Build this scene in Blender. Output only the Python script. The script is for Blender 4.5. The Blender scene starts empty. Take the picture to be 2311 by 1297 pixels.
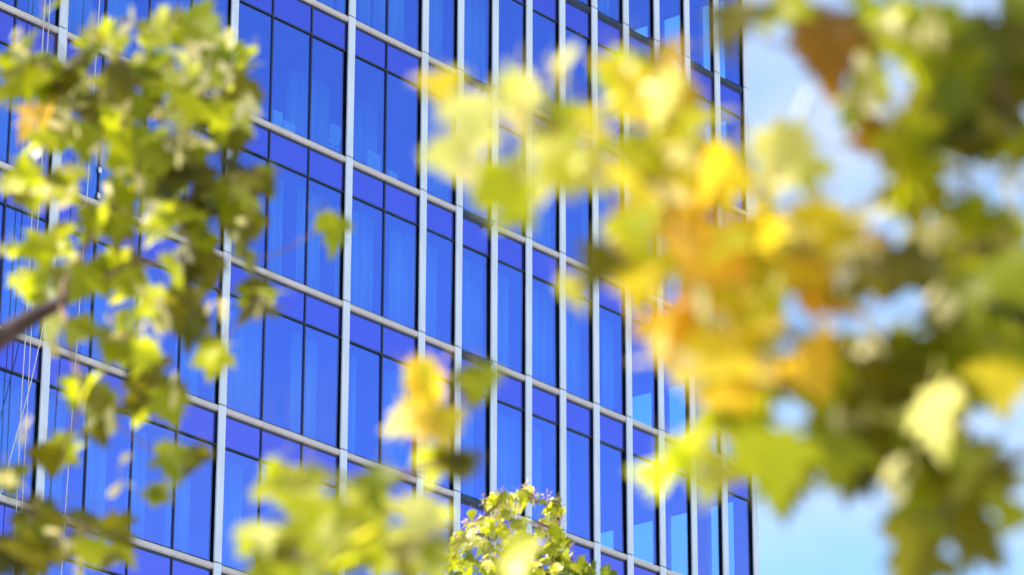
import bpy, bmesh, math, random
from mathutils import Vector, Matrix, Euler
R = math.radians
rnd = random.Random(7)
scene = bpy.context.scene
C = scene.collection

# ------------------------------------------------------------------ camera, sky, sun, exposure
F_PX, PITCH, ROLL = 8516.4, 0.364053, -0.003106          # focal length in photo pixels (2311 wide), radians
EYE = Vector((0, 0, 1.65))
cam_d = bpy.data.cameras.new('camera'); cam = bpy.data.objects.new('camera', cam_d); C.objects.link(cam)
cam_d.sensor_width = 36; cam_d.lens = F_PX / 2311 * 36
cam_d.clip_start = .1; cam_d.clip_end = 20000
CR = Matrix.Rotation(math.pi / 2 + PITCH, 3, 'X') @ Matrix.Rotation(-ROLL, 3, 'Z')
cam.matrix_world = Matrix.Translation(EYE) @ CR.to_4x4()
cam_d.dof.use_dof = True; cam_d.dof.focus_distance = 76; cam_d.dof.aperture_fstop = cam_d.lens / 34.0
cam_d.dof.aperture_blades = 0
scene.camera = cam

SUN_AZ, SUN_EL = -98, 46         # degrees right of the view direction (+Y), and elevation
world = bpy.data.worlds.new('World'); scene.world = world; world.use_nodes = True
wn = world.node_tree.nodes; wl = world.node_tree.links
bg = wn['Background']
sky = wn.new('ShaderNodeTexSky'); sky.sky_type = 'NISHITA'; sky.sun_disc = False
sky.sun_elevation = R(SUN_EL); sky.sun_rotation = R(SUN_AZ)
sky.air_density = 1.0; sky.dust_density = .3; sky.ozone_density = 4.0
tint = wn.new('ShaderNodeMix'); tint.data_type = 'RGBA'; tint.blend_type = 'MULTIPLY'; tint.inputs[0].default_value = 1
tint.inputs[7].default_value = (.86, 1.0, 1.06, 1); wl.new(sky.outputs[0], tint.inputs[6]); 
# cloud haze added to the sky, offset so its pale patch imitates sun glow
wc = wn.new('ShaderNodeTexCoord'); sp_ = wn.new('ShaderNodeSeparateXYZ'); wl.new(wc.outputs['Generated'], sp_.inputs[0])
zz = wn.new('ShaderNodeMath'); zz.operation = 'ADD'; zz.inputs[1].default_value = .12; wl.new(sp_.outputs[2], zz.inputs[0])
dv_ = wn.new('ShaderNodeVectorMath'); dv_.operation = 'DIVIDE'; cz = wn.new('ShaderNodeCombineXYZ')
for k in range(3): wl.new(zz.outputs[0], cz.inputs[k])
wl.new(wc.outputs['Generated'], dv_.inputs[0]); wl.new(cz.outputs[0], dv_.inputs[1])
cn = wn.new('ShaderNodeTexNoise'); cn.inputs['Scale'].default_value = 2.1; cn.inputs['Detail'].default_value = 5; cn.inputs['Distortion'].default_value = .5
mp_ = wn.new('ShaderNodeMapping'); mp_.inputs['Location'].default_value = (2.6, -3.3, 0); wl.new(dv_.outputs[0], mp_.inputs[0]); wl.new(mp_.outputs[0], cn.inputs['Vector'])
cr_ = wn.new('ShaderNodeMapRange'); cr_.inputs[1].default_value = .42; cr_.inputs[2].default_value = .72; cr_.inputs[3].default_value = 0; cr_.inputs[4].default_value = .7; wl.new(cn.outputs['Fac'], cr_.inputs[0])
cm = wn.new('ShaderNodeMix'); cm.data_type = 'RGBA'; cm.inputs[7].default_value = (3.1, 3.25, 3.6, 1); wl.new(cr_.outputs[0], cm.inputs[0]); wl.new(tint.outputs[2], cm.inputs[6]); wl.new(cm.outputs[2], bg.inputs[0]); bg.inputs[1].default_value = .15
sun_d = bpy.data.lights.new('sun', 'SUN'); sun_d.energy = 5.0; sun_d.angle = R(.53); sun_d.color = (1, .93, .80)
sun = bpy.data.objects.new('sun', sun_d); C.objects.link(sun)
sv = Vector((math.sin(R(SUN_AZ)) * math.cos(R(SUN_EL)), math.cos(R(SUN_AZ)) * math.cos(R(SUN_EL)), math.sin(R(SUN_EL))))
sun.rotation_euler = sv.to_track_quat('Z', 'Y').to_euler(); sun.location = (-20, 0, 30)
scene.view_settings.view_transform = 'Standard'; scene.view_settings.look = 'None'
scene.view_settings.exposure = 1.05; scene.view_settings.gamma = 1
scene.render.engine = 'CYCLES'
scene.cycles.use_denoising = True
scene.cycles.max_bounces = 10; scene.cycles.transparent_max_bounces = 16; scene.cycles.transmission_bounces = 6
scene.cycles.caustics_reflective = False; scene.cycles.caustics_refractive = False

def ray(px, py):
    """unit-depth direction of a photo pixel"""
    return CR @ Vector(((px - 1155.5) / F_PX, -(py - 648.5) / F_PX, -1))
def at(px, py, dist):
    """point at a horizontal distance from the eye"""
    d = ray(px, py); return EYE + d * (dist / math.hypot(d.x, d.y))
def pix(p):
    q = CR.transposed() @ (p - EYE)
    if q.z > -.2: return None
    return 1155.5 + q.x / -q.z * F_PX, 648.5 - q.y / -q.z * F_PX

# ------------------------------------------------------------------ helpers
def tag(o, label=None, cat=None, group=None, kind=None):
    for k, v in (('label', label), ('category', cat), ('group', group), ('kind', kind)):
        if v: o[k] = v
    return o
def link(name, data, parent=None):
    o = bpy.data.objects.new(name, data); C.objects.link(o)
    if parent: o.parent = parent
    return o
def empty(name, loc, rz=0):
    o = bpy.data.objects.new(name, None); C.objects.link(o); o.location = loc; o.rotation_euler.z = rz
    o.empty_display_size = .3
    return o
class MB:
    def __init__(s): s.v = []; s.f = []
    def box(s, x0, x1, y0, y1, z0, z1):
        n = len(s.v)
        s.v += [(x, y, z) for z in (z0, z1) for y in (y0, y1) for x in (x0, x1)]
        s.f += [tuple(n + i for i in q) for q in ((0, 2, 3, 1), (4, 5, 7, 6), (0, 1, 5, 4), (2, 6, 7, 3), (0, 4, 6, 2), (1, 3, 7, 5))]
        return s
    def tube(s, pts, rads, seg=6, cap=True):
        n0 = len(s.v); prev = None
        for i, p in enumerate(pts):
            t = (pts[min(i + 1, len(pts) - 1)] - pts[max(i - 1, 0)])
            if t.length < 1e-9: t = Vector((0, 0, 1))
            t.normalize()
            if prev is None: a = t.orthogonal().normalized()
            else:
                a = prev - t * prev.dot(t)
                a = a.normalized() if a.length > 1e-6 else t.orthogonal().normalized()
            prev = a; b = t.cross(a)
            for j in range(seg):
                w = 2 * math.pi * j / seg
                s.v.append(tuple(p + (a * math.cos(w) + b * math.sin(w)) * rads[i]))
        for i in range(len(pts) - 1):
            for j in range(seg):
                k = n0 + i * seg; l = (j + 1) % seg
                s.f.append((k + j, k + l, k + seg + l, k + seg + j))
        if cap:
            s.f.append(tuple(n0 + j for j in reversed(range(seg)))); k = n0 + (len(pts) - 1) * seg
            s.f.append(tuple(k + j for j in range(seg)))
        return s
    def mesh(s, name, mat, smooth=False):
        m = bpy.data.meshes.new(name); m.from_pydata(s.v, [], s.f)
        if mat: m.materials.append(mat)
        if smooth: m.polygons.foreach_set('use_smooth', [True] * len(m.polygons))
        m.update(); return m
    def build(s, name, mat, parent=None, smooth=False):
        return link(name, s.mesh(name, mat, smooth), parent)

# ------------------------------------------------------------------ materials
def mat(name):
    m = bpy.data.materials.new(name); m.use_nodes = True
    nt = m.node_tree; nt.nodes.clear(); o = nt.nodes.new('ShaderNodeOutputMaterial')
    return m, nt, o
def N(nt, t, **kw):
    n = nt.nodes.new(t)
    for k, v in kw.items():
        if k in n.inputs: n.inputs[k].default_value = v
        else: setattr(n, k, v)
    return n
def noise_col(nt, scale, c0, c1, lo=.35, hi=.65, detail=4, coord='Object', stretch=None):
    tc = N(nt, 'ShaderNodeTexCoord'); no = N(nt, 'ShaderNodeTexNoise', Scale=scale, Detail=detail)
    src = tc.outputs[coord]
    if stretch:
        mp = N(nt, 'ShaderNodeMapping'); mp.inputs['Scale'].default_value = stretch
        nt.links.new(src, mp.inputs[0]); src = mp.outputs[0]
    nt.links.new(src, no.inputs['Vector'])
    r = N(nt, 'ShaderNodeValToRGB'); r.color_ramp.elements[0].position = lo; r.color_ramp.elements[1].position = hi
    r.color_ramp.elements[0].color = (*c0, 1); r.color_ramp.elements[1].color = (*c1, 1)
    nt.links.new(no.outputs['Fac'], r.inputs[0]); return r, no
def simple(name, c0, c1, rough=.5, scale=3., metal=0, bump=0, spec=.5, stretch=None):
    m, nt, o = mat(name)
    p = N(nt, 'ShaderNodeBsdfPrincipled', Roughness=rough, Metallic=metal); p.inputs['Specular IOR Level'].default_value = spec
    r, no = noise_col(nt, scale, c0, c1, stretch=stretch); nt.links.new(r.outputs[0], p.inputs['Base Color'])
    if bump:
        b = N(nt, 'ShaderNodeBump', Strength=bump, Distance=.01); nt.links.new(no.outputs['Fac'], b.inputs['Height']); nt.links.new(b.outputs[0], p.inputs['Normal'])
    nt.links.new(p.outputs[0], o.inputs[0]); return m
def glass(name, refl, trans, wave=.004):
    """coated solar glass: coloured mirror coat plus tinted see-through"""
    m, nt, o = mat(name)
    tc = N(nt, 'ShaderNodeTexCoord'); mp = N(nt, 'ShaderNodeMapping'); mp.inputs['Scale'].default_value = (1.6, 1, .5)
    oi = N(nt, 'ShaderNodeObjectInfo'); ad = N(nt, 'ShaderNodeVectorMath', operation='ADD')
    ml = N(nt, 'ShaderNodeVectorMath', operation='SCALE'); ml.inputs[0].default_value = (37, 11, 53); nt.links.new(oi.outputs['Random'], ml.inputs['Scale'])
    nt.links.new(tc.outputs['Object'], ad.inputs[0]); nt.links.new(ml.outputs[0], ad.inputs[1]); nt.links.new(ad.outputs[0], mp.inputs[0])
    no = N(nt, 'ShaderNodeTexNoise', Scale=1.0, Detail=1.); nt.links.new(mp.outputs[0], no.inputs['Vector'])
    b = N(nt, 'ShaderNodeBump', Strength=1., Distance=wave); nt.links.new(no.outputs['Fac'], b.inputs['Height'])
    g = N(nt, 'ShaderNodeBsdfGlossy', Roughness=.03); g.inputs['Color'].default_value = (*refl, 1); nt.links.new(b.outputs[0], g.inputs['Normal'])
    if trans:
        t = N(nt, 'ShaderNodeBsdfTransparent'); t.inputs['Color'].default_value = (*trans, 1)
    else:
        t = N(nt, 'ShaderNodeBsdfDiffuse'); t.inputs['Color'].default_value = (.012, .02, .09, 1)
    a = N(nt, 'ShaderNodeAddShader'); nt.links.new(g.outputs[0], a.inputs[0]); nt.links.new(t.outputs[0], a.inputs[1])
    nt.links.new(a.outputs[0], o.inputs[0]); return m
def leaf_mat(name, c0, c1, t0, t1, island=False, trans=.62, rough=.40):
    m, nt, o = mat(name)
    if island: rv = N(nt, 'ShaderNodeNewGeometry').outputs['Random Per Island']
    else: rv = N(nt, 'ShaderNodeObjectInfo').outputs['Random']
    tc = N(nt, 'ShaderNodeTexCoord'); no = N(nt, 'ShaderNodeTexNoise', Scale=3. if not island else 6., Detail=3.); nt.links.new(tc.outputs['Object'], no.inputs['Vector'])
    mx = N(nt, 'ShaderNodeMath', operation='MULTIPLY_ADD'); nt.links.new(no.outputs['Fac'], mx.inputs[0]); mx.inputs[1].default_value = .5; nt.links.new(rv, mx.inputs[2])
    sb = N(nt, 'ShaderNodeMath', operation='SUBTRACT', use_clamp=True); nt.links.new(mx.outputs[0], sb.inputs[0]); sb.inputs[1].default_value = .25
    def ramp(a, b):
        q = N(nt, 'ShaderNodeMix', data_type='RGBA'); nt.links.new(sb.outputs[0], q.inputs[0])
        q.inputs[6].default_value = (*a, 1); q.inputs[7].default_value = (*b, 1); return q.outputs[2]
    p = N(nt, 'ShaderNodeBsdfPrincipled', Roughness=rough); p.inputs['Specular IOR Level'].default_value = .35
    nt.links.new(ramp(c0, c1), p.inputs['Base Color'])
    t = N(nt, 'ShaderNodeBsdfTranslucent'); nt.links.new(ramp(t0, t1), t.inputs['Color'])
    x = N(nt, 'ShaderNodeMixShader', Fac=trans); x.inputs[0].default_value = trans
    nt.links.new(p.outputs[0], x.inputs[1]); nt.links.new(t.outputs[0], x.inputs[2]); nt.links.new(x.outputs[0], o.inputs[0]); return m

M = {}
M['cap'] = simple('white_coated_aluminium', (.62, .67, .73), (.77, .80, .84), .40, 1.6, stretch=(3, 3, .35))
M['transom'] = simple('pale_aluminium', (.56, .49, .45), (.66, .58, .53), .45, .9)
M['dark'] = simple('dark_anodised_frame', (.012, .014, .03), (.022, .024, .045), .35, 2.)
M['gasket'] = simple('grey_gasket', (.09, .09, .12), (.13, .13, .16), .6, 4.)
M['glass'] = glass('blue_coated_glass', (.135, .150, .41), (.42, .62, .60))
M['spandrel'] = glass('blue_spandrel_glass', (.165, .15, .52), None)
M['end_glass'] = glass('clear_end_glass', (.06, .08, .14), (.80, .92, .94))
M['room'] = simple('room_finish', (.28, .28, .30), (.36, .36, .38), .9, .4)
M['ceiling'] = simple('dark_ceiling', (.05, .05, .06), (.08, .08, .09), .9, .6)
def sheer():
    m, nt, o = mat('sheer_curtain')
    r, no = noise_col(nt, 1., (.45, .5, .5), (.75, .78, .75), .3, .7, 3, stretch=(14, 1, .15))
    d = N(nt, 'ShaderNodeBsdfDiffuse'); nt.links.new(r.outputs[0], d.inputs[0]); t = N(nt, 'ShaderNodeBsdfTransparent')
    x = N(nt, 'ShaderNodeMixShader'); nt.links.new(r.outputs[0], x.inputs[0]); nt.links.new(t.outputs[0], x.inputs[1]); nt.links.new(d.outputs[0], x.inputs[2])
    nt.links.new(x.outputs[0], o.inputs[0]); return m
M['curtain'] = sheer()
M['white'] = simple('white_plastic', (.76, .76, .76), (.84, .84, .84), .4, 5.)
M['rope'] = simple('pale_rope', (.62, .58, .52), (.80, .77, .70), .9, 60.)
M['steel'] = simple('lamp_metal', (.25, .25, .27), (.4, .4, .42), .35, 12., metal=.6)
M['concrete'] = simple('concrete', (.30, .29, .28), (.40, .39, .37), .9, 1.5, bump=.3)
M['bark'] = simple('bark', (.035, .018, .018), (.10, .06, .05), .85, 9., bump=.8, stretch=(1, 1, .25))
M['twig'] = simple('twig_bark', (.16, .08, .06), (.30, .19, .13), .8, 14.)
M['paving'] = simple('plaza_paving', (.42, .38, .34), (.50, .46, .41), .85, .6, bump=.2)
M['lawn'] = simple('pale_gravel_ground', (.40, .36, .31), (.50, .45, .39), .95, 3., bump=.5)
M['cream_glint'] = leaf_mat('cream_seed_glints', (.76, .66, .24), (.86, .72, .36), (.78, .70, .26), (.88, .74, .38), trans=.35, rough=.3)  # colour of the tufts that imitate sun glints
M['seed'] = simple('pink_winged_seeds', (.62, .34, .26), (.80, .55, .42), .5, 20.)

# ------------------------------------------------------------------ ground
g = MB(); g.v = [(-4000, -4000, 0), (4000, -4000, 0), (4000, 4000, 0), (-4000, 4000, 0)]; g.f = [(0, 1, 2, 3)]
tag(g.build('ground', M['lawn']), kind='structure')
pl = MB().box(-90, 40, 44, 190, -.2, .12); tag(pl.build('pavement', M['paving']), kind='structure')

# ------------------------------------------------------------------ office tower
A = .692721; W = 1.44; H = 3.91404
CX, CY, ROW0 = 6.87811, 101.857, 29.4518 + EYE.z
tower = empty('office_tower', (CX, CY, .12), math.atan2(-math.cos(A), -math.sin(A)))
tag(tower, 'tall office tower with blue mirror glass, white vertical fins and thin transoms', 'building')
Z0 = ROW0 - .12
def rz(r): return Z0 + r * H
MAJOR = [0, 1, 2, 3, 4, 5, 6, 7, 8, 9, 10, 12, 15, 19, 24]          # fins, counted in panes from the far corner
NCOL = 24
ROWS = list(range(-2, 7))                                            # storey r spans rz(r) .. rz(r+1)
CAPW, GL = .235, -.066
NOTRANS = {8}                                                        # the pane column without white transoms
def place(name, mesh, x, y, z, parent=tower):
    o = link(name, mesh, parent); o.location = (x, y, z); return o
# floor-high fins: dark body, white cap with an open joint at each storey
finb = MB().box(-.055, .055, GL - .12, -.012, 0, H - .004).mesh('fin_body', M['dark'])
fcap = MB().box(-CAPW / 2, CAPW / 2, -.012, .03, .017, H - .017)
fcap.box(-CAPW / 2, -CAPW / 2 + .02, -.035, -.0121, .017, H - .017)
fcapm = fcap.mesh('cap', M['cap'])
for k in MAJOR:
    for r in ROWS:
        o = place('mullion', finb, k * W, 0, rz(r)); link('cap', fcapm, o)
mb = MB().box(-.022, .022, GL - .05, GL + .028, 0, H - .17).mesh('dark_bar', M['dark'])
for k in range(1, NCOL):
    if k not in MAJOR:
        for r in ROWS: place('dark_bar', mb, k * W, 0, rz(r))
pane = MB().box(-W / 2 + .0225, W / 2 - .0225, -.012, 0, 0, H - 1.0 - .08).mesh('window_pane', M['glass'])
span = MB().box(-W / 2 + .0225, W / 2 - .0225, -.012, 0, 0, .80).mesh('spandrel_panel', M['spandrel'])
for k in range(NCOL):
    for r in ROWS:
        for nm, me, z in (('window_pane', pane, rz(r) + .03), ('spandrel_panel', span, rz(r + 1) - .975)):
            o = place(nm, me, (k + .5) * W, GL, z)
            o.rotation_euler = (R(rnd.gauss(0, .16)), 0, R(rnd.gauss(0, .22)))
for i in range(len(MAJOR) - 1):
    a, b = MAJOR[i], MAJOR[i + 1]; x0, x1 = a * W, b * W
    n = b - a; cuts = [x0 + .056] + ([x0 + (n + 1) // 2 * W] if n > 1 else []) + [x1 - .056]
    barm = MB().box(0, x1 - x0 - .112, GL - .05, GL + .03, -.022, .022).mesh('spandrel_bar', M['dark'])
    darkt = MB().box(0, x1 - x0 - .112, GL - .05, GL + .035, -.17, -.02).mesh('floor_bar', M['dark'])
    shadem = MB().box(0, x1 - x0 - .112, GL - .04, GL + .022, -.235, -.1725).mesh('transom_shade_bar', M['dark'])  # dark strip put in for the shade under each transom
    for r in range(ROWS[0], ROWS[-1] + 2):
        place('transom_shade_bar', shadem, x0 + .056, 0, rz(r))
        if r > ROWS[0]: place('spandrel_bar', barm, x0 + .056, 0, rz(r) - 1.0)
        if a in NOTRANS or r >= 4: place('floor_bar', darkt, x0 + .056, 0, rz(r)); continue
        for j in range(len(cuts) - 1):
            t = MB().box(.003, cuts[j + 1] - cuts[j] - .003, GL - .05, -.008, -.148, -.070)
            t.box(.003, cuts[j + 1] - cuts[j] - .003, GL - .05, GL + .05, -.0701, -.02)
            t.box(.003, cuts[j + 1] - cuts[j] - .003, GL - .05, GL + .02, -.172, -.1481)
            place('transom', t.mesh('transom', M['transom']), cuts[j], 0, rz(r))
# rooms behind the glass: slabs, dark ceilings, core wall, glazed end wall at the far corner
D = 9.5; XL = NCOL * W
slabm = MB().box(.25, XL - .06, -D, GL - .085, -.86, -.12).mesh('floor_slab', M['room'])
ceilm = MB().box(.3, XL - .1, -D + .05, GL - .22, 0, .03).mesh('ceiling_panel', M['ceiling'])
for r in range(ROWS[0], ROWS[-1] + 2):
    s = place('floor_slab', slabm, 0, 0, rz(r)); c = link('ceiling_panel', ceilm, s); c.location.z = -.895
MB().box(.3, XL, -D - .3, -D - .003, rz(-2), rz(7)).build('core_wall', M['room'], tower)
em = MB().box(.02, .20, -.26, .26, 0, H - .004).mesh('end_mullion', M['dark'])
ep = MB().box(.10, .112, -.455, .455, .03, H - .9).mesh('end_pane', M['end_glass'])
es = MB().box(.10, .112, -.455, .455, H - .895, H - .01).mesh('end_spandrel', M['spandrel'])
for r in ROWS:
    for j in range(7):
        place('end_mullion', em, 0, -.34 - j * W, rz(r))
        if j < 6: place('end_pane', ep, 0, -.34 - (j + .5) * W, rz(r)); place('end_spandrel', es, 0, -.34 - (j + .5) * W, rz(r))
# curtains drawn to different widths behind the vision glass
for k in range(4, NCOL):
    for r in ROWS:
        for q in range(rnd.choice((0, 1, 1, 2))):
            w = rnd.uniform(.3, 1.2); nseg = max(5, int(w / .025)); zc = rz(r) + .05; c = MB(); ph = rnd.uniform(0, 6)
            hh = H - 1.0 - .2
            for i in range(nseg + 1):
                x = -w / 2 + w * i / nseg; y = .03 * math.sin(ph + x * 62 + .8 * math.sin(x * 23))
                for z in (0, hh): c.v += [(x, y - .006, z), (x, y + .006, z)]
            for i in range(nseg):
                a = 4 * i; b = a + 4
                c.f += [(a, b, b + 2, a + 2), (a + 1, a + 3, b + 3, b + 1), (a + 2, b + 2, b + 3, a + 3), (a, a + 1, b + 1, b)]
            place('curtain', c.mesh('curtain', M['curtain'], True), (k + rnd.uniform(.2, .8)) * W, GL - (1.5 if r == 2 and 10 <= k <= 14 else .34) - .09 * q, zc)
# rest of the tower: storeys above and below the ones in view, roof, blank flanks
st = MB()
for lo, hi in ((.02, rz(-2) - .003),):
    st.box(.06, XL + 12, GL - .2, GL - .02, lo, hi)
    for k in MAJOR + [29, 32]: st.box(k * W - CAPW / 2, k * W + CAPW / 2, GL - .02, .03, lo, hi)
    z = rz(-2) - H
    while z > 1: st.box(.05, XL + 12, GL - .018, .012, z - .15, z - .05); z -= H
lf = st.build('lower_storeys', M['spandrel'], tower); lf['kind'] = 'stuff'
MB().box(XL + .1, XL + 12, -D - .3, -.16, rz(-2), rz(7)).build('side_wing', M['spandrel'], tower)
MB().box(-.05, XL + 12, -26, -D - .31, .01, rz(7)).build('rear_block', M['concrete'], tower)
MB().box(-.06, XL + 12.05, -26.05, .04, rz(7) + .003, rz(7) + .9).build('parapet', M['cap'], tower)
# small lamps fixed to the fin beside the transomless column
lampm = MB()
lampm.box(-.02, .02, -.02, .0, -.04, .04)
lampm.tube([Vector((0, 0, 0)), Vector((.09, .06, 0))], [.012, .012], 6)
lampm.tube([Vector((.09, .06, .03)), Vector((.10, .07, -.09))], [.045, .058], 10)
lmesh = lampm.mesh('facade_lamp', M['steel'])
for r in (1, 2, 3): place('facade_lamp', lmesh, 8 * W + .15, .055, rz(r) - .09)
# white plates on the dark bars and one row of them between the two left fins
platem = MB().box(-.045, .045, 0, .03, -.06, .06).mesh('anchor_plate', M['white'])
def on_wall(px, py, y):
    """tower-local point where a photo pixel meets the plane y (tower space)"""
    inv = tower.matrix_basis.inverted(); o = inv @ EYE; d = inv.to_3x3() @ ray(px, py)
    t = (y - o.y) / d.y; return o + d * t
for px, py in ((322, 305), (415, 336), (318, 402), (218, 440), (219, 382), (410, 520)):
    p = on_wall(px, py, GL + .03); k = round(p.x / W); place('anchor_plate', platem, k * W, GL + .0285, p.z)

# ------------------------------------------------------------------ things on the sills
def sill(px, py, depth=.30): return tower.matrix_basis @ on_wall(px, py, GL - depth)
def sill_row(px, py, depth):
    p = on_wall(px, py, GL - depth); r = round((p.z) / H - Z0 / H); p.z = rz(r) - .115; return tower.matrix_basis @ p
rot = tower.rotation_euler.z
def thing_mesh(name, mbs, loc, label, cat, group=None):
    o = mbs.build(name, M['white']); o.location = loc; o.rotation_euler.z = rot; tag(o, label, cat, group); return o
thing_mesh('storage_box', MB().box(-.17, .17, -.1, .1, 0, .52).box(-.175, .175, -.105, .105, .5201, .58), sill_row(620, 290, .18),
           'small white lidded box standing behind the glass, leftmost on the upper sill', 'box')
thing_mesh('storage_box', MB().box(-.2, .2, -.11, .11, 0, .36).box(-.205, .205, -.115, .115, .3601, .41), sill_row(646, 300, .18),
           'low wide white lidded box behind the glass, beside the taller box', 'box')
fr = MB()
for i in range(9): fr.box(-.26, .26, -.13, .13, i * .072, i * .072 + .045)
for sx in (-.2, .2): fr.box(sx - .012, sx + .012, -.1, .1, 0, .6)
thing_mesh('letter_tray', fr, sill_row(836, 388, .2), 'tall stack of pale trays behind the glass, left of the dark bar', 'tray', 'stacked trays on a sill')
fr = MB()
for i in range(5): fr.box(-.16, .16, -.13, .13, i * .072, i * .072 + .045)
for sx in (-.14, .14): fr.box(sx - .012, sx + .012, -.1, .1, 0, .35)
thing_mesh('letter_tray', fr, sill_row(880, 404, .2), 'shorter stack of pale trays behind the glass, right of the dark bar', 'tray', 'stacked trays on a sill')
ch = empty('office_chair', sill_row(738, 345, .62), rot)
tag(ch, 'pale office chair behind the glass, right of the white boxes', 'chair')
MB().box(-.24, .24, -.24, .22, .44, .50).build('seat', M['white'], ch)
b = MB()
for i in range(7):
    z = .56 + i * .075; y = .20 + .06 * math.sin(i / 6 * 2.2); b.box(-.22 + .01 * abs(i - 3), .22 - .01 * abs(i - 3), y, y + .03, z, z + .072)
b.box(-.03, .03, .2, .23, .46, .57); b.build('backrest', M['white'], ch)
b = MB().tube([Vector((0, 0, .08)), Vector((0, 0, .44))], [.03, .03], 8)
for i in range(5):
    w = i * 2 * math.pi / 5; b.tube([Vector((0, 0, .1)), Vector((.27 * math.cos(w), .27 * math.sin(w), .035))], [.022, .016], 6)
b.build('base', M['steel'], ch)

# ------------------------------------------------------------------ ropes hanging down the facade
def rope(pixels, y, label, r=.013):
    pts = [tower.matrix_basis @ on_wall(px, py, y) for px, py in pixels]
    # extend to the roof edge and towards the ground as a hanging rope
    top = pts[0] + (pts[0] - pts[1]).normalized() * 1.0; up = Vector((pts[0].x, pts[0].y, rz(7) + .9))
    low = pts[-1] + (pts[-1] - pts[-2]).normalized() * 3
    full = [up, top] + pts + [low, Vector((low.x, low.y, .16))]
    fine = []
    for i in range(len(full) - 1):
        for t in range(6): fine.append(full[i].lerp(full[i + 1], t / 6))
    fine.append(full[-1]); base = full[-1]
    o = MB().tube([p - base for p in fine], [r] * len(fine), 6).build('rope', M['rope'], None, True); o.location = base
    return tag(o, label, 'rope', 'ropes hanging down the facade')
rope([(99, 45), (90, 194), (80, 370), (73, 472), (57, 767), (50, 870), (41, 1060)], .22, 'pale rope hanging in front of the glass, leftmost long one')
rope([(111, 35), (104, 170), (93, 400), (85, 507), (69, 767), (64, 870), (52, 1100)], .22, 'pale rope hanging just left of the leftmost white fin')
rope([(118, 600), (95, 750), (68, 870), (17, 1055)], .3, 'slack rope slanting down to the left across the leftmost fin')
rope([(225, 0), (212, 201), (196, 450), (175, 750), (161, 960), (147, 1159), (140, 1270)], .2, 'pale rope hanging right of the leftmost white fin')

# ------------------------------------------------------------------ leaves
def leaf_mesh(name, m, fold, curl, seed):
    """five-lobed maple leaf, stalk at the origin, tip along +Y, about one unit long and wide"""
    q = random.Random(seed)
    half = [(0, 0), (.10, -.05), (.27, -.08), (.24, .06), (.50, .10), (.42, .21), (.52, .40), (.30, .38), (.25, .44), (.33, .66), (.18, .62), (.13, .78), (0, 1.0)]
    half = [(x * q.uniform(.92, 1.08), y + q.uniform(-.02, .02) * (0 < i < 12)) for i, (x, y) in enumerate(half)]
    def z(x, y): return fold * abs(x) + curl * (y - .3) ** 2 - .25 * abs(curl) * x * x + .03 * math.sin(9 * x + seed) * math.sin(7 * y)
    b = MB(); mid = [(0, 0), (0, .22), (0, .45), (0, .7), (0, 1.0)]
    b.v = [(0, y, z(0, y)) for _, y in mid]
    for s in (1, -1):
        n = len(b.v); b.v += [(s * x, y, z(x, y)) for x, y in half[1:-1]]
        fan = [(0, n, n + 1, n + 2), (0, n + 2, 1), (1, n + 2, n + 3, n + 4), (1, n + 4, n + 6), (n + 4, n + 5, n + 6), (1, n + 6, 2), (2, n + 6, n + 7),
               (2, n + 7, n + 9, 3), (n + 7, n + 8, n + 9), (3, n + 9, n + 10), (3, n + 10, 4)]
        b.f += [f if s > 0 else tuple(reversed(f)) for f in fan]
    n = len(b.v); b.v += [(-.012, .02, .002), (.012, .02, .002), (.010, -.45, -.12), (-.010, -.45, -.12)]; b.f.append((n, n + 1, n + 2, n + 3))
    me = b.mesh(name, m); return me, b
LM = {
 'green':  leaf_mat('leaf_green', (.14, .16, .006), (.22, .23, .008), (.34, .37, .006), (.52, .54, .008)),
 'lime':   leaf_mat('leaf_lime', (.30, .32, .012), (.44, .42, .02), (.66, .70, .012), (.86, .82, .02)),
 'yellow': leaf_mat('leaf_yellow', (.60, .48, .02), (.72, .52, .03), (.92, .80, .03), (.96, .72, .04)),
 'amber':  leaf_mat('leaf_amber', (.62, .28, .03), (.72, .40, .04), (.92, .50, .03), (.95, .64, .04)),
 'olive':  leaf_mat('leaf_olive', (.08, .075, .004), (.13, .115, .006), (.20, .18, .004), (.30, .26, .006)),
 'shade_dark':   leaf_mat('leaf_shade_dark', (.035, .038, .003), (.06, .06, .004), (.08, .085, .003), (.14, .13, .004)),  # dark leaves that carry shade in their colour
 'brown':  leaf_mat('leaf_brown', (.16, .07, .008), (.24, .11, .010), (.36, .17, .01), (.5, .25, .012)),
 'pale':   leaf_mat('leaf_pale', (.74, .68, .14), (.86, .78, .26), (.84, .82, .10), (.92, .88, .2), trans=.4, rough=.32),
}
LS = {
 'green': leaf_mat('foliage_green', (.055, .09, .012), (.14, .17, .02), (.18, .26, .015), (.36, .42, .02), island=True),
}
SHAPES = [(.10, -.25, 1), (-.12, .25, 2), (.22, -.5, 3), (.04, .15, 4)]
LEAF = {}; RAW = []
for c, m in LM.items():
    LEAF[c] = [leaf_mesh('leaf', m, *s)[0] for s in SHAPES]
for s in SHAPES: RAW.append(leaf_mesh('leaf_shape', None, *s)[1])

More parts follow.
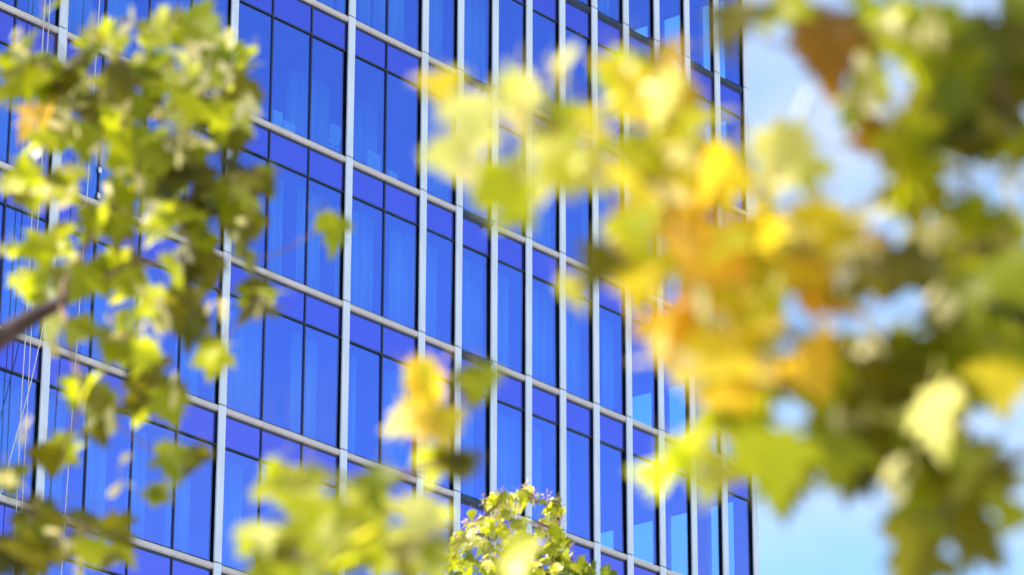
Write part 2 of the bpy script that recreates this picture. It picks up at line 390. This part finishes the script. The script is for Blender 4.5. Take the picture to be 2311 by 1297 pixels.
def orient(dirv, nrm):
    y = dirv.normalized(); z = nrm - y * nrm.dot(y)
    z = z.normalized() if z.length > 1e-4 else y.orthogonal().normalized()
    x = y.cross(z); m = Matrix((x, y, z)).transposed(); return m
def rvec(q): 
    while True:
        v = Vector((q.uniform(-1, 1), q.uniform(-1, 1), q.uniform(-1, 1)))
        if .05 < v.length < 1: return v
def add_leaf(tree, centre, dirv, nrm, size, colour, q):
    o = link('leaf', q.choice(LEAF[colour]), tree)
    m = orient(dirv, nrm); base = centre - dirv.normalized() * size * .45
    o.matrix_local = Matrix.Translation(base - tree.location) @ (m @ Matrix.Diagonal((size * q.uniform(.9, 1.1), size, size))).to_4x4()
    return base + m @ Vector((0, -.44 * size, -.12 * size))
def foliage(tree, pts, q, sz, matr, name='foliage'):
    b = MB()
    for p in pts:
        s = q.choice(RAW); size = sz * q.uniform(.7, 1.2)
        dv = rvec(q); dv.z -= .5; nv = rvec(q) * .8 + Vector((0, 0, .7)); m = orient(dv, nv); n = len(b.v)
        off = p - tree.location - dv.normalized() * size * .45
        b.v += [tuple(off + m @ (Vector(v) * size)) for v in s.v]; b.f += [tuple(n + i for i in f) for f in s.f]
    o = b.build(name, matr, tree); o['kind'] = 'stuff'; return o
def wob(a, b, q, n, amt):
    L = (b - a).length; out = []
    o1, o2 = rvec(q) * amt * L, rvec(q) * amt * L
    for i in range(n + 1):
        t = i / n; out.append(a.lerp(b, t) + o1 * math.sin(math.pi * t) + o2 * math.sin(2 * math.pi * t) * .5)
    return out
def grow(tree, root, nodes, q, r_root, r_tip, twigs, colour='twig'):
    """joins the nodes to the root by nearest neighbours and turns every unbroken run into one branch"""
    pts = [root] + nodes; par = {0: None}; todo = set(range(1, len(pts)))
    while todo:
        best = min(((pts[i] - pts[j]).length * (1 + .12 * depth_of(par, j)), i, j) for i in todo for j in par)
        par[best[1]] = best[2]; todo.discard(best[1])
    kids = {i: [j for j in par if par[j] == i] for i in par}; cnt = {}
    def count(i): cnt[i] = 1 + sum(count(j) for j in kids[i]); return cnt[i]
    count(0); tot = cnt[0]
    def rad(i): return max(r_tip, r_root * (cnt[i] / tot) ** .55)
    def run(start, first):
        chain = [start, first]
        while kids[chain[-1]]: chain.append(max(kids[chain[-1]], key=lambda j: cnt[j]))
        return chain
    stack = [(0, k) for k in kids[0]]
    while stack:
        s, f = stack.pop(); ch = run(s, f); b = MB(); P = []; Rr = []
        for a, c in zip(ch[:-1], ch[1:]):
            w = wob(pts[a], pts[c], q, 4, .06)
            r0 = rad(c) if a == s else rad(a); r1 = rad(c)
            for i, p in enumerate(w[:-1]): P.append(p); Rr.append(r0 + (r1 - r0) * i / 4)
        P.append(pts[ch[-1]]); Rr.append(r_tip * .7)
        b.tube([p - tree.location for p in P], Rr, 7)
        for c in ch[1:]:
            for e in twigs.get(c - 1, []):
                w = wob(pts[c], e, q, 3, .07); b.tube([p - tree.location for p in w], [r_tip * .7, r_tip * .6, r_tip * .5, r_tip * .4], 4)
        b.build('branch', M[colour], tree, True)
        for c in ch[1:]:
            nx = ch[ch.index(c) + 1] if ch.index(c) + 1 < len(ch) else None
            stack += [(c, k) for k in kids[c] if k != nx]
def depth_of(par, j):
    n = 0
    while par[j] is not None: j = par[j]; n += 1
    return n
def trunk(tree, base, top, r0, r1, q, bend=.05):
    w = wob(base, top, q, 9, bend); rr = [r0 * (1.35 if i == 0 else 1) + (r1 - r0) * i / 9 for i in range(10)]
    MB().tube([p - tree.location for p in w], rr, 12).build('trunk', M['bark'], tree, True); return w
def in_frame(p, m=260):
    x = pix(p)
    return x is not None and -m < x[0] < 2311 + m and -m < x[1] < 1297 + m
def pick(q, wts): 
    ks = list(wts); return q.choices(ks, [wts[k] for k in ks])[0]
def spray_tree(tree, clusters, q, size, dist_jit, root, r_root, r_tip, facing=.8):
    nodes = []; tw = {}
    for ci, (cx, cy, rx, ry, n, dist, cols) in enumerate(clusters):
        node = at(cx, cy - ry * .4, dist); nodes.append(node); tw[ci] = []
        wts = MIX[cols] if cols in MIX else {cols: 1}
        for i in range(n):
            a = q.uniform(0, 6.283); rr = math.sqrt(q.uniform(0, 1)) * .95
            c = at(cx + rx * rr * math.cos(a), cy + ry * rr * math.sin(a), dist + q.gauss(0, dist_jit))
            s = size * q.uniform(.72, 1.15) * (.74 if tree is right and cx < 1420 else .86 if tree is right and cx < 1620 else 1)
            dv = (c - node).normalized() * .6 + Vector((0, 0, -.55)) + rvec(q) * .8
            toc = (EYE - c).normalized(); nv = Vector((0, 0, .75)) + toc * facing * q.choice((1, 1, -.6)) + rvec(q) * .75
            tw[ci].append(add_leaf(tree, c, dv, nv, s, pick(q, wts), q))
    grow(tree, root, nodes, q, r_root, r_tip, tw)
MIX = {
 'g': {'green': 5, 'lime': 3.4, 'olive': 3, 'yellow': .15, 'pale': .3},
 'gp': {'green': 4, 'lime': 4, 'olive': 1.6, 'pale': 1.0, 'yellow': .1},
 'd': {'olive': 5, 'green': 3, 'shade_dark': 1},
 'k': {'shade_dark': 3, 'olive': 4, 'green': 2},  # mix that paints shade into the right tree's leaf colours
 'm': {'lime': 4, 'green': 3, 'pale': 2.2, 'yellow': .3},
 'l': {'lime': 5, 'green': 1.5, 'pale': 1, 'yellow': 1},
 'y': {'yellow': 4, 'lime': 3, 'amber': .6, 'pale': .6},
 'a': {'amber': 3, 'yellow': 4, 'lime': 1},
 'b': {'brown': 3, 'olive': 2, 'amber': 2.5},
 'p': {'pale': 4, 'lime': 2},
}

# ---- left tree, about ten metres away
q = random.Random(11)
right = None
left = empty('maple_tree', (-3.6, 10.6, 0))
tag(left, 'olive green leafy maple with one bright orange-yellow leaf, in front of the left fins', 'tree', 'maples in front of the tower')
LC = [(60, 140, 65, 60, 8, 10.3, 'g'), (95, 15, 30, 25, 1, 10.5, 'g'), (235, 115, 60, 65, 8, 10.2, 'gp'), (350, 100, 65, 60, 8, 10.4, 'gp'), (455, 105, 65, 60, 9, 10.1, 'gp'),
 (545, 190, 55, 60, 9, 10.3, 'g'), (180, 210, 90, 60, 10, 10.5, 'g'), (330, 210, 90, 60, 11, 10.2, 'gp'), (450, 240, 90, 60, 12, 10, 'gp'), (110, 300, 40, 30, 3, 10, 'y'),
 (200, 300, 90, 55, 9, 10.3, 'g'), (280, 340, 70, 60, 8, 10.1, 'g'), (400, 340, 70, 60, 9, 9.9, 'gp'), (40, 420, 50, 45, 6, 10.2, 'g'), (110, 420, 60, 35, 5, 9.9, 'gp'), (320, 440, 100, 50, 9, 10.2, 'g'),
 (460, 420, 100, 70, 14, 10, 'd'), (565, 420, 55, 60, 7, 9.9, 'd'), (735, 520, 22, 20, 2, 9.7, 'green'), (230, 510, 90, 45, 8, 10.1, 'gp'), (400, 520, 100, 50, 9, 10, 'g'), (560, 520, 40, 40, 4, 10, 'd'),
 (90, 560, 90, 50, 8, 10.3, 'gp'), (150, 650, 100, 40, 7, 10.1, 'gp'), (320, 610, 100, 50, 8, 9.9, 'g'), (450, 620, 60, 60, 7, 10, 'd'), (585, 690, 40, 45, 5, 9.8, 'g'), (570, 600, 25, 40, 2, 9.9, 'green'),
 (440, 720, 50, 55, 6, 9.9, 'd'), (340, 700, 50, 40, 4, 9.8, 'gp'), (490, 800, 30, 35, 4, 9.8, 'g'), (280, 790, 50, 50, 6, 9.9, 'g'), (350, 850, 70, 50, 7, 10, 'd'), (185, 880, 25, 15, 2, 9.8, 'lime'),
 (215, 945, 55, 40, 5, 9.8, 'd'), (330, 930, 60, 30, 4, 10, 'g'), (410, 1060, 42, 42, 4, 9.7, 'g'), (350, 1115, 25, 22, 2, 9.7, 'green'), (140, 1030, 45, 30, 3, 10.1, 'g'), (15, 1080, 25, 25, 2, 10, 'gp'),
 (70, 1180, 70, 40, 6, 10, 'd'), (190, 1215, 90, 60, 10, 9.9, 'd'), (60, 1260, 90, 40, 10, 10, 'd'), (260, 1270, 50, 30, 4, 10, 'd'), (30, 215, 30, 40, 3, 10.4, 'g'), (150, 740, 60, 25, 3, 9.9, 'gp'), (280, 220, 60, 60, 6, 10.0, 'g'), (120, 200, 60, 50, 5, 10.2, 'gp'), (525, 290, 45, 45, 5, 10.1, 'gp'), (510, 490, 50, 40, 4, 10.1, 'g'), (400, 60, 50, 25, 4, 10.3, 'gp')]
tr = trunk(left, left.location.copy(), Vector((-3.2, 10.7, 7.6)), .17, .05, q)
spray_tree(left, LC, q, .126, .22, at(140, 682, 10.0), .015, .0028)
yl = at(66, 276, 9.35)
add_leaf(left, yl, Vector((-.55, 0, -.8)), (EYE - yl).normalized() + Vector((-.7, 0, .5)), .125, 'amber', q)
limb = [tr[4], tr[4].lerp(at(-120, 845, 10.15), .5) + Vector((0, 0, .1)), at(-120, 845, 10.15), at(30, 742, 10.05), at(85, 708, 10.02), at(140, 682, 10.0), at(195, 640, 9.98), at(250, 605, 9.95)]
MB().tube([p - left.location for p in limb], [.055, .045, .036, .030, .025, .019, .014, .007], 10).build('branch', M['bark'], left, True)
def glint_tuft(tree, p, q, n, L, spread):  # cream seed shapes added in place of sun glints on the leaves
    b = MB(); stem = p + Vector((0, 0, spread * 1.6)); b.tube([stem - tree.location, p - tree.location], [.0022, .0012], 4)
    for i in range(n):
        c = stem.lerp(p, .3 + .7 * q.random()) + rvec(q) * spread; dv = rvec(q); dv.z -= .5; m = orient(dv, rvec(q)); k = len(b.v); l = L * q.uniform(.8, 1.2); w = .26 * l
        for x, y, z in ((0, 0, 0), (w, .35 * l, .06 * l), (w * .9, .8 * l, 0), (.2 * w, 1.05 * l, 0), (-w * .4, .8 * l, .04 * l), (-w * .3, .3 * l, -.02 * l)): b.v.append(tuple(c - tree.location + m @ Vector((x, y, z))))
        b.f.append(tuple(range(k, k + 6)))
    b.build('seed_or_glint_tuft', M['cream_glint'], tree)
for px, py in ((160, 290), (380, 330), (250, 100), (330, 145), (440, 180), (470, 160), (490, 220), (400, 215), (520, 165), (210, 60), (45, 95), (175, 405), (100, 430), (300, 400), (430, 300), (350, 690), (340, 725), (160, 640), (270, 745), (500, 690), (590, 680), (130, 770), (545, 520), (420, 575),
               (60, 990), (270, 1080), (20, 1085), (265, 920), (390, 890), (130, 1230), (160, 1290), (140, 250), (240, 440), (330, 480), (60, 620), (20, 555), (480, 130), (500, 90), (420, 110), (385, 300), (400, 350), (360, 280), (190, 190), (300, 60), (110, 480), (370, 710), (170, 600), (550, 240), (410, 150), (290, 250), (230, 340), (90, 350), (450, 330)):
    glint_tuft(left, at(px, py, q.gauss(9.7, .1)), q, q.randint(2, 4), .055, .026)
pts = []
while len(pts) < 2600:
    v = rvec(q); p = Vector((-3.4, 10.8, 6.4)) + Vector((v.x * 2.3, v.y * 2.3, v.z * 2.6))
    if v.length > .35 and not in_frame(p, 330): pts.append(p)
foliage(left, pts, q, .12, LS['green'])
for i in range(9):
    s = tr[q.randint(4, 8)]; e = s + Vector((q.uniform(-1.8, .4), q.uniform(-1.6, 1.6), q.uniform(.2, 1.6)))
    MB().tube([p - left.location for p in wob(s, e, q, 6, .08)], [.03, .026, .022, .017, .012, .008, .004], 6).build('branch', M['bark'], left, True)

# ---- young tree at the bottom centre, between six and seven metres away
q = random.Random(23)
mid = empty('maple_tree', (-.35, 6.7, 0))
tag(mid, 'young bright lime maple, blurred, low in the centre of the view', 'tree', 'maples in front of the tower')
MC = [(635, 1105, 45, 30, 4, 6.6, 'm'), (720, 1085, 60, 40, 5, 6.7, 'm'), (610, 1225, 60, 22, 4, 6.5, 'm'), (700, 1165, 50, 40, 4, 6.4, 'p'), (790, 1180, 60, 50, 5, 6.6, 'm'), (740, 1250, 90, 40, 5, 6.6, 'm'),
 (860, 1225, 70, 50, 6, 6.7, 'm'), (850, 1110, 50, 30, 3, 6.8, 'gp'), (950, 1190, 50, 45, 4, 6.5, 'p'), (970, 1265, 50, 30, 3, 6.6, 'm'), (1150, 1275, 70, 20, 3, 6.4, 'm'), (920, 1270, 60, 30, 4, 6.7, 'g'),
 (950, 845, 35, 35, 3, 6.9, 'y'), (1075, 875, 50, 35, 4, 6.8, 'g'), (985, 965, 35, 35, 3, 6.8, 'a'), (1020, 1055, 50, 20, 3, 6.8, 'gp'), (940, 930, 25, 40, 2, 6.9, 'y'), (640, 1290, 80, 30, 5, 6.5, 'g')]
tr = trunk(mid, mid.location.copy(), at(900, 1420, 6.7), .05, .018, q, .02)
spray_tree(mid, MC, q, .108, .2, tr[-1].copy(), .014, .0028, .9)
pts = []
while len(pts) < 900:
    v = rvec(q); p = Vector((-.35, 6.9, 2.55)) + Vector((v.x * 1.0, v.y * 1.0, v.z * .75))
    if not in_frame(p, 150): pts.append(p)
foliage(mid, pts, q, .11, LS['green'])
for i in range(10):
    s = tr[q.randint(4, 8)]; e = s + Vector((q.uniform(-.8, .8), q.uniform(-.5, .9), q.uniform(0, .3)))
    if not in_frame(e, 60): MB().tube([p - mid.location for p in wob(s, e, q, 5, .08)], [.012, .010, .008, .006, .004, .002], 5).build('branch', M['twig'], mid, True)

# ---- right tree, nearest, about five metres away
q = random.Random(37)
right = empty('maple_tree', (2.5, 5.9, 0))
tag(right, 'nearest maple with large blurred yellow and olive leaves filling the right side', 'tree', 'maples in front of the tower')
RC = [(1000, 205, 30, 35, 2, 5.3, 'l'), (1035, 375, 40, 30, 2, 5.1, 'p'), (1095, 285, 40, 30, 2, 5.2, 'p'), (1175, 235, 45, 45, 3, 5.1, 'p'), (1250, 170, 25, 25, 1, 5.2, 'p'), (1125, 455, 60, 40, 3, 5.1, 'l'), (1195, 395, 20, 40, 1, 5.0, 'p'),
 (1390, 150, 60, 45, 4, 5.2, 'l'), (1290, 400, 70, 40, 4, 5.0, 'l'), (1250, 310, 50, 40, 3, 5.2, 'l'), (1350, 260, 60, 45, 4, 5.2, 'y'), (1480, 205, 60, 45, 5, 5.2, 'y'), (1540, 260, 40, 50, 3, 5.1, 'y'), (1440, 330, 60, 45, 4, 5.1, 'y'),
 (1480, 430, 60, 45, 4, 5.0, 'y'), (1380, 590, 40, 60, 4, 5.0, 'olive'), (1305, 650, 25, 30, 1, 5.1, 'p'), (1560, 370, 60, 40, 3, 5.2, 'y'), (1600, 480, 50, 55, 4, 5.1, 'a'), (1650, 400, 40, 40, 2, 5.2, 'a'), (1550, 560, 70, 40, 4, 5.1, 'a'),
 (1470, 640, 50, 40, 3, 5.1, 'y'), (1540, 730, 55, 50, 4, 5.0, 'a'), (1630, 670, 70, 45, 4, 5.1, 'y'), (1720, 640, 60, 40, 3, 5.1, 'a'), (1800, 580, 60, 40, 3, 5.2, 'y'), (1870, 560, 80, 50, 4, 5.1, 'a'), (1960, 620, 90, 50, 5, 5.1, 'b'),  # yellow and amber mixes here put the sun's warm glow into leaf colour
 (1700, 760, 70, 45, 4, 5.1, 'y'), (1610, 790, 50, 40, 3, 5.1, 'a'), (1520, 815, 25, 30, 1, 5.2, 'p'), (1660, 870, 70, 45, 4, 5.1, 'y'), (1600, 980, 45, 25, 2, 5.2, 'y'), (1530, 1055, 40, 20, 2, 5.1, 'l'), (1690, 950, 45, 40, 3, 5.2, 'l'),
 (1615, 1085, 20, 20, 1, 5.1, 'lime'), (1760, 610, 40, 30, 3, 5.0, 'y'), (1690, 565, 35, 35, 3, 5.0, 'a'), (1830, 660, 45, 30, 3, 5.0, 'a'), (1430, 510, 40, 40, 3, 5.0, 'y'), (1510, 500, 45, 35, 3, 5.1, 'a'), (1625, 580, 45, 35, 3, 5.0, 'a'), (1580, 640, 40, 30, 3, 5.1, 'y'), (1680, 710, 45, 30, 3, 5.0, 'a'), (1500, 320, 40, 40, 2, 5.2, 'y'), (1420, 240, 40, 40, 2, 5.2, 'l'), (1600, 420, 40, 40, 3, 5.1, 'y'), (1640, 800, 40, 30, 2, 5.0, 'y'), (1780, 375, 60, 35, 2, 5.3, 'p'), (1675, 65, 25, 20, 2, 5.0, 'olive'), (1885, 160, 40, 45, 3, 5.0, 'brown'), (1800, 10, 50, 20, 2, 5.3, 'l'), (2000, 80, 60, 50, 4, 5.2, 'l'), (2100, 60, 70, 60, 5, 5.1, 'l'),
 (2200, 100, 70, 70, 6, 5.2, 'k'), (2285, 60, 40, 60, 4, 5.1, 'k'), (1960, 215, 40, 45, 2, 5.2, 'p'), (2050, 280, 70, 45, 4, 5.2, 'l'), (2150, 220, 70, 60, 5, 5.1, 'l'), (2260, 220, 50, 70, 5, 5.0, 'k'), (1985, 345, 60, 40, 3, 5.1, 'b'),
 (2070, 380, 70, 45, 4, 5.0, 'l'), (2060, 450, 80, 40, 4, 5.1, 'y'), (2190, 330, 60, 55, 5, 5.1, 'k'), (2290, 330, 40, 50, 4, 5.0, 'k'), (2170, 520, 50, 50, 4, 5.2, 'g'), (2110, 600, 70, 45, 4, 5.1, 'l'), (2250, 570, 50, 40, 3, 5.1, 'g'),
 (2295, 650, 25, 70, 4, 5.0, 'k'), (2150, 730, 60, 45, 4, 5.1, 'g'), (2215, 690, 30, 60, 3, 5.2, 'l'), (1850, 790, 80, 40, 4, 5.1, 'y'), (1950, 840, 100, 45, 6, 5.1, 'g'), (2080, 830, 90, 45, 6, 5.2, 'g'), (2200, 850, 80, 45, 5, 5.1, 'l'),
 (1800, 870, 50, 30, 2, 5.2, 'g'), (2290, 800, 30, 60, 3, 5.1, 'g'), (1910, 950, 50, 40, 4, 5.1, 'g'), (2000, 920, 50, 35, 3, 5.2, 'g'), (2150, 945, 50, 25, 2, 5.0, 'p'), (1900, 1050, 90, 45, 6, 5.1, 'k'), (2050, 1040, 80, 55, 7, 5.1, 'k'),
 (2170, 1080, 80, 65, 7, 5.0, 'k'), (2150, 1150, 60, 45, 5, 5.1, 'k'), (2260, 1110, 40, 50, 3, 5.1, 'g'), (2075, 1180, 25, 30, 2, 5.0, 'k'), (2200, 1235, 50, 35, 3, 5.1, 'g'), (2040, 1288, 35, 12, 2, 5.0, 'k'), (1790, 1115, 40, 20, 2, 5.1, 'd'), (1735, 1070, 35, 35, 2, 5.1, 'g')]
tr = trunk(right, right.location.copy(), Vector((2.3, 6.1, 7.2)), .16, .05, q)
spray_tree(right, RC, q, .128, .16, at(2420, 640, 5.3), .012, .0024)
pts = []
while len(pts) < 2600:
    v = rvec(q); p = Vector((2.5, 6.1, 5.2)) + Vector((v.x * 1.9, v.y * 1.9, v.z * 2.5))
    if v.length > .3 and not in_frame(p, 300): pts.append(p)
for px, py in ((1180, 250), (1040, 360), (1250, 165), (1970, 230), (2010, 70), (2100, 40), (1960, 540), (2110, 540), (1520, 830), (1480, 450), (1800, 540), (2150, 950), (2165, 990), (1890, 960), (2060, 1080), (1560, 690), (1640, 780), (1740, 390), (1420, 160), (1560, 330), (1350, 380), (1950, 770), (1740, 830), (2280, 420), (2130, 690)):
    glint_tuft(right, at(px, py, q.gauss(4.9, .06)), q, q.randint(2, 5), .045, .022)
over = 0
while over < 420:                                   # unseen leaves added overhead, towards the sun, to shade the right side
    z = q.uniform(4.3, 6.2); u = q.uniform(.78, 1.7); p = Vector((u - (z - 3.4) / 1.03, q.uniform(4.3, 6.3), z))
    if not in_frame(p, 120): pts.append(p); over += 1
lb = wob(tr[6], at(2420, 640, 5.3), q, 6, .05)
MB().tube([p - right.location for p in lb], [.04, .034, .028, .022, .018, .015, .012], 8).build('branch', M['bark'], right, True)
for i in range(6):
    e = Vector((q.uniform(-1.6, .2), q.uniform(4.6, 6.1), q.uniform(4.6, 6.0)))
    if not in_frame(e, 150): MB().tube([p - right.location for p in wob(tr[q.randint(6, 9)], e, q, 7, .05)], [.03, .026, .022, .018, .014, .010, .006, .003], 6).build('branch', M['bark'], right, True)
foliage(right, pts, q, .12, LS['green'])
for i in range(9):
    s = tr[q.randint(4, 8)]; e = s + Vector((q.uniform(-.2, 1.4), q.uniform(-1.2, 1.4), q.uniform(.2, 1.4)))
    MB().tube([p - right.location for p in wob(s, e, q, 6, .08)], [.03, .026, .022, .017, .012, .008, .004], 6).build('branch', M['bark'], right, True)

# ---- distant maple whose tip stands sharp at the bottom centre
q = random.Random(51)
FD = 33.0; tipp = at(1180, 1088, FD); fbase = Vector((tipp.x, tipp.y, 0))
far = empty('maple_tree', fbase)
tag(far, 'sharp small maple tip with pinkish seed tufts at the bottom centre', 'tree', 'maples in front of the tower')
tr = trunk(far, fbase.copy(), tipp - Vector((0, 0, .35)), .16, .012, q, .012)
def crown_r(dz, az):
    base = .12 + .70 * dz ** .62 if dz > 0 else 0
    return base * (1 + .16 * math.sin(3 * az + 1.0 + dz * 2) + .10 * math.sin(5 * az + dz * 5))
pts = []; vis = []
while len(pts) < 5200:
    dz = q.random() ** 1.0 * 7.0; az = q.uniform(0, 6.283); rm = min(crown_r(dz, az), 2.4) * (1 if dz < 5 else max(.25, (7.6 - dz) / 2.6))
    r = rm * q.uniform(.25, 1) ** .5
    pts.append((dz, Vector((tipp.x + r * math.cos(az), tipp.y + r * math.sin(az), tipp.z - dz + q.gauss(0, .05)))))
stuffp = [p for dz, p in pts if dz > .95]
FC = [(cx, cy, rx, ry, 17, FD + dd, 'f') for cx, cy, rx, ry, dd in ((1125, 1145, 34, 26, 0), (1185, 1130, 40, 30, .1), (1240, 1152, 30, 25, .1), (1080, 1182, 34, 25, 0), (1150, 1185, 50, 30, -.3), (1215, 1190, 50, 30, -.2), (1262, 1212, 24, 28, .1),
      (1045, 1225, 34, 22, 0), (1110, 1230, 50, 30, -.5), (1180, 1240, 50, 30, -.5), (1250, 1250, 40, 30, -.3), (1022, 1268, 38, 22, 0), (1080, 1280, 50, 25, -.7), (1150, 1285, 50, 25, -.8), (1220, 1285, 50, 25, -.7), (1288, 1272, 36, 24, -.2), (1318, 1290, 22, 14, 0))]
MIX['f'] = {'green': 4, 'lime': 6, 'pale': 2, 'olive': .7}
spray_tree(far, FC, q, .122, .22, tr[7].copy(), .022, .0035, .55)
foliage(far, stuffp, q, .13, LS['green'])
sp = [at(1125, 1108, FD), at(1190, 1096, FD), at(1205, 1108, FD), at(1235, 1115, FD), at(1092, 1120, FD), at(1075, 1168, FD), at(1055, 1175, FD), at(1140, 1112, FD), at(1025, 1210, FD), at(1262, 1165, FD), at(1120, 1150, FD - .3), at(1170, 1135, FD - .3), at(1290, 1225, FD), at(1150, 1190, FD - .4), at(1090, 1215, FD - .4)]
for p in sp:
    b = MB(); stem = p - Vector((q.uniform(-.02, .02), 0, .16)); b.tube([stem - far.location, p - far.location], [.004, .002], 4)
    for i in range(16):
        t = q.random(); c = stem.lerp(p, .35 + .65 * t) + rvec(q) * .035 + Vector((0, 0, .02)); dv = rvec(q); dv.z += .2; m = orient(dv, rvec(q)); n = len(b.v)
        L, w = q.uniform(.028, .04), .010
        for x, y, z in ((0, 0, 0), (w, .35 * L, .003), (w * .8, .9 * L, 0), (0, L * 1.1, 0), (-w * .3, .8 * L, .002), (-w * .4, .3 * L, -.002)): b.v.append(tuple(c - far.location + m @ Vector((x, y, z))))
        b.f.append(tuple(range(n, n + 6)))
    b.build('seed_or_glint_tuft', M['seed'], far)
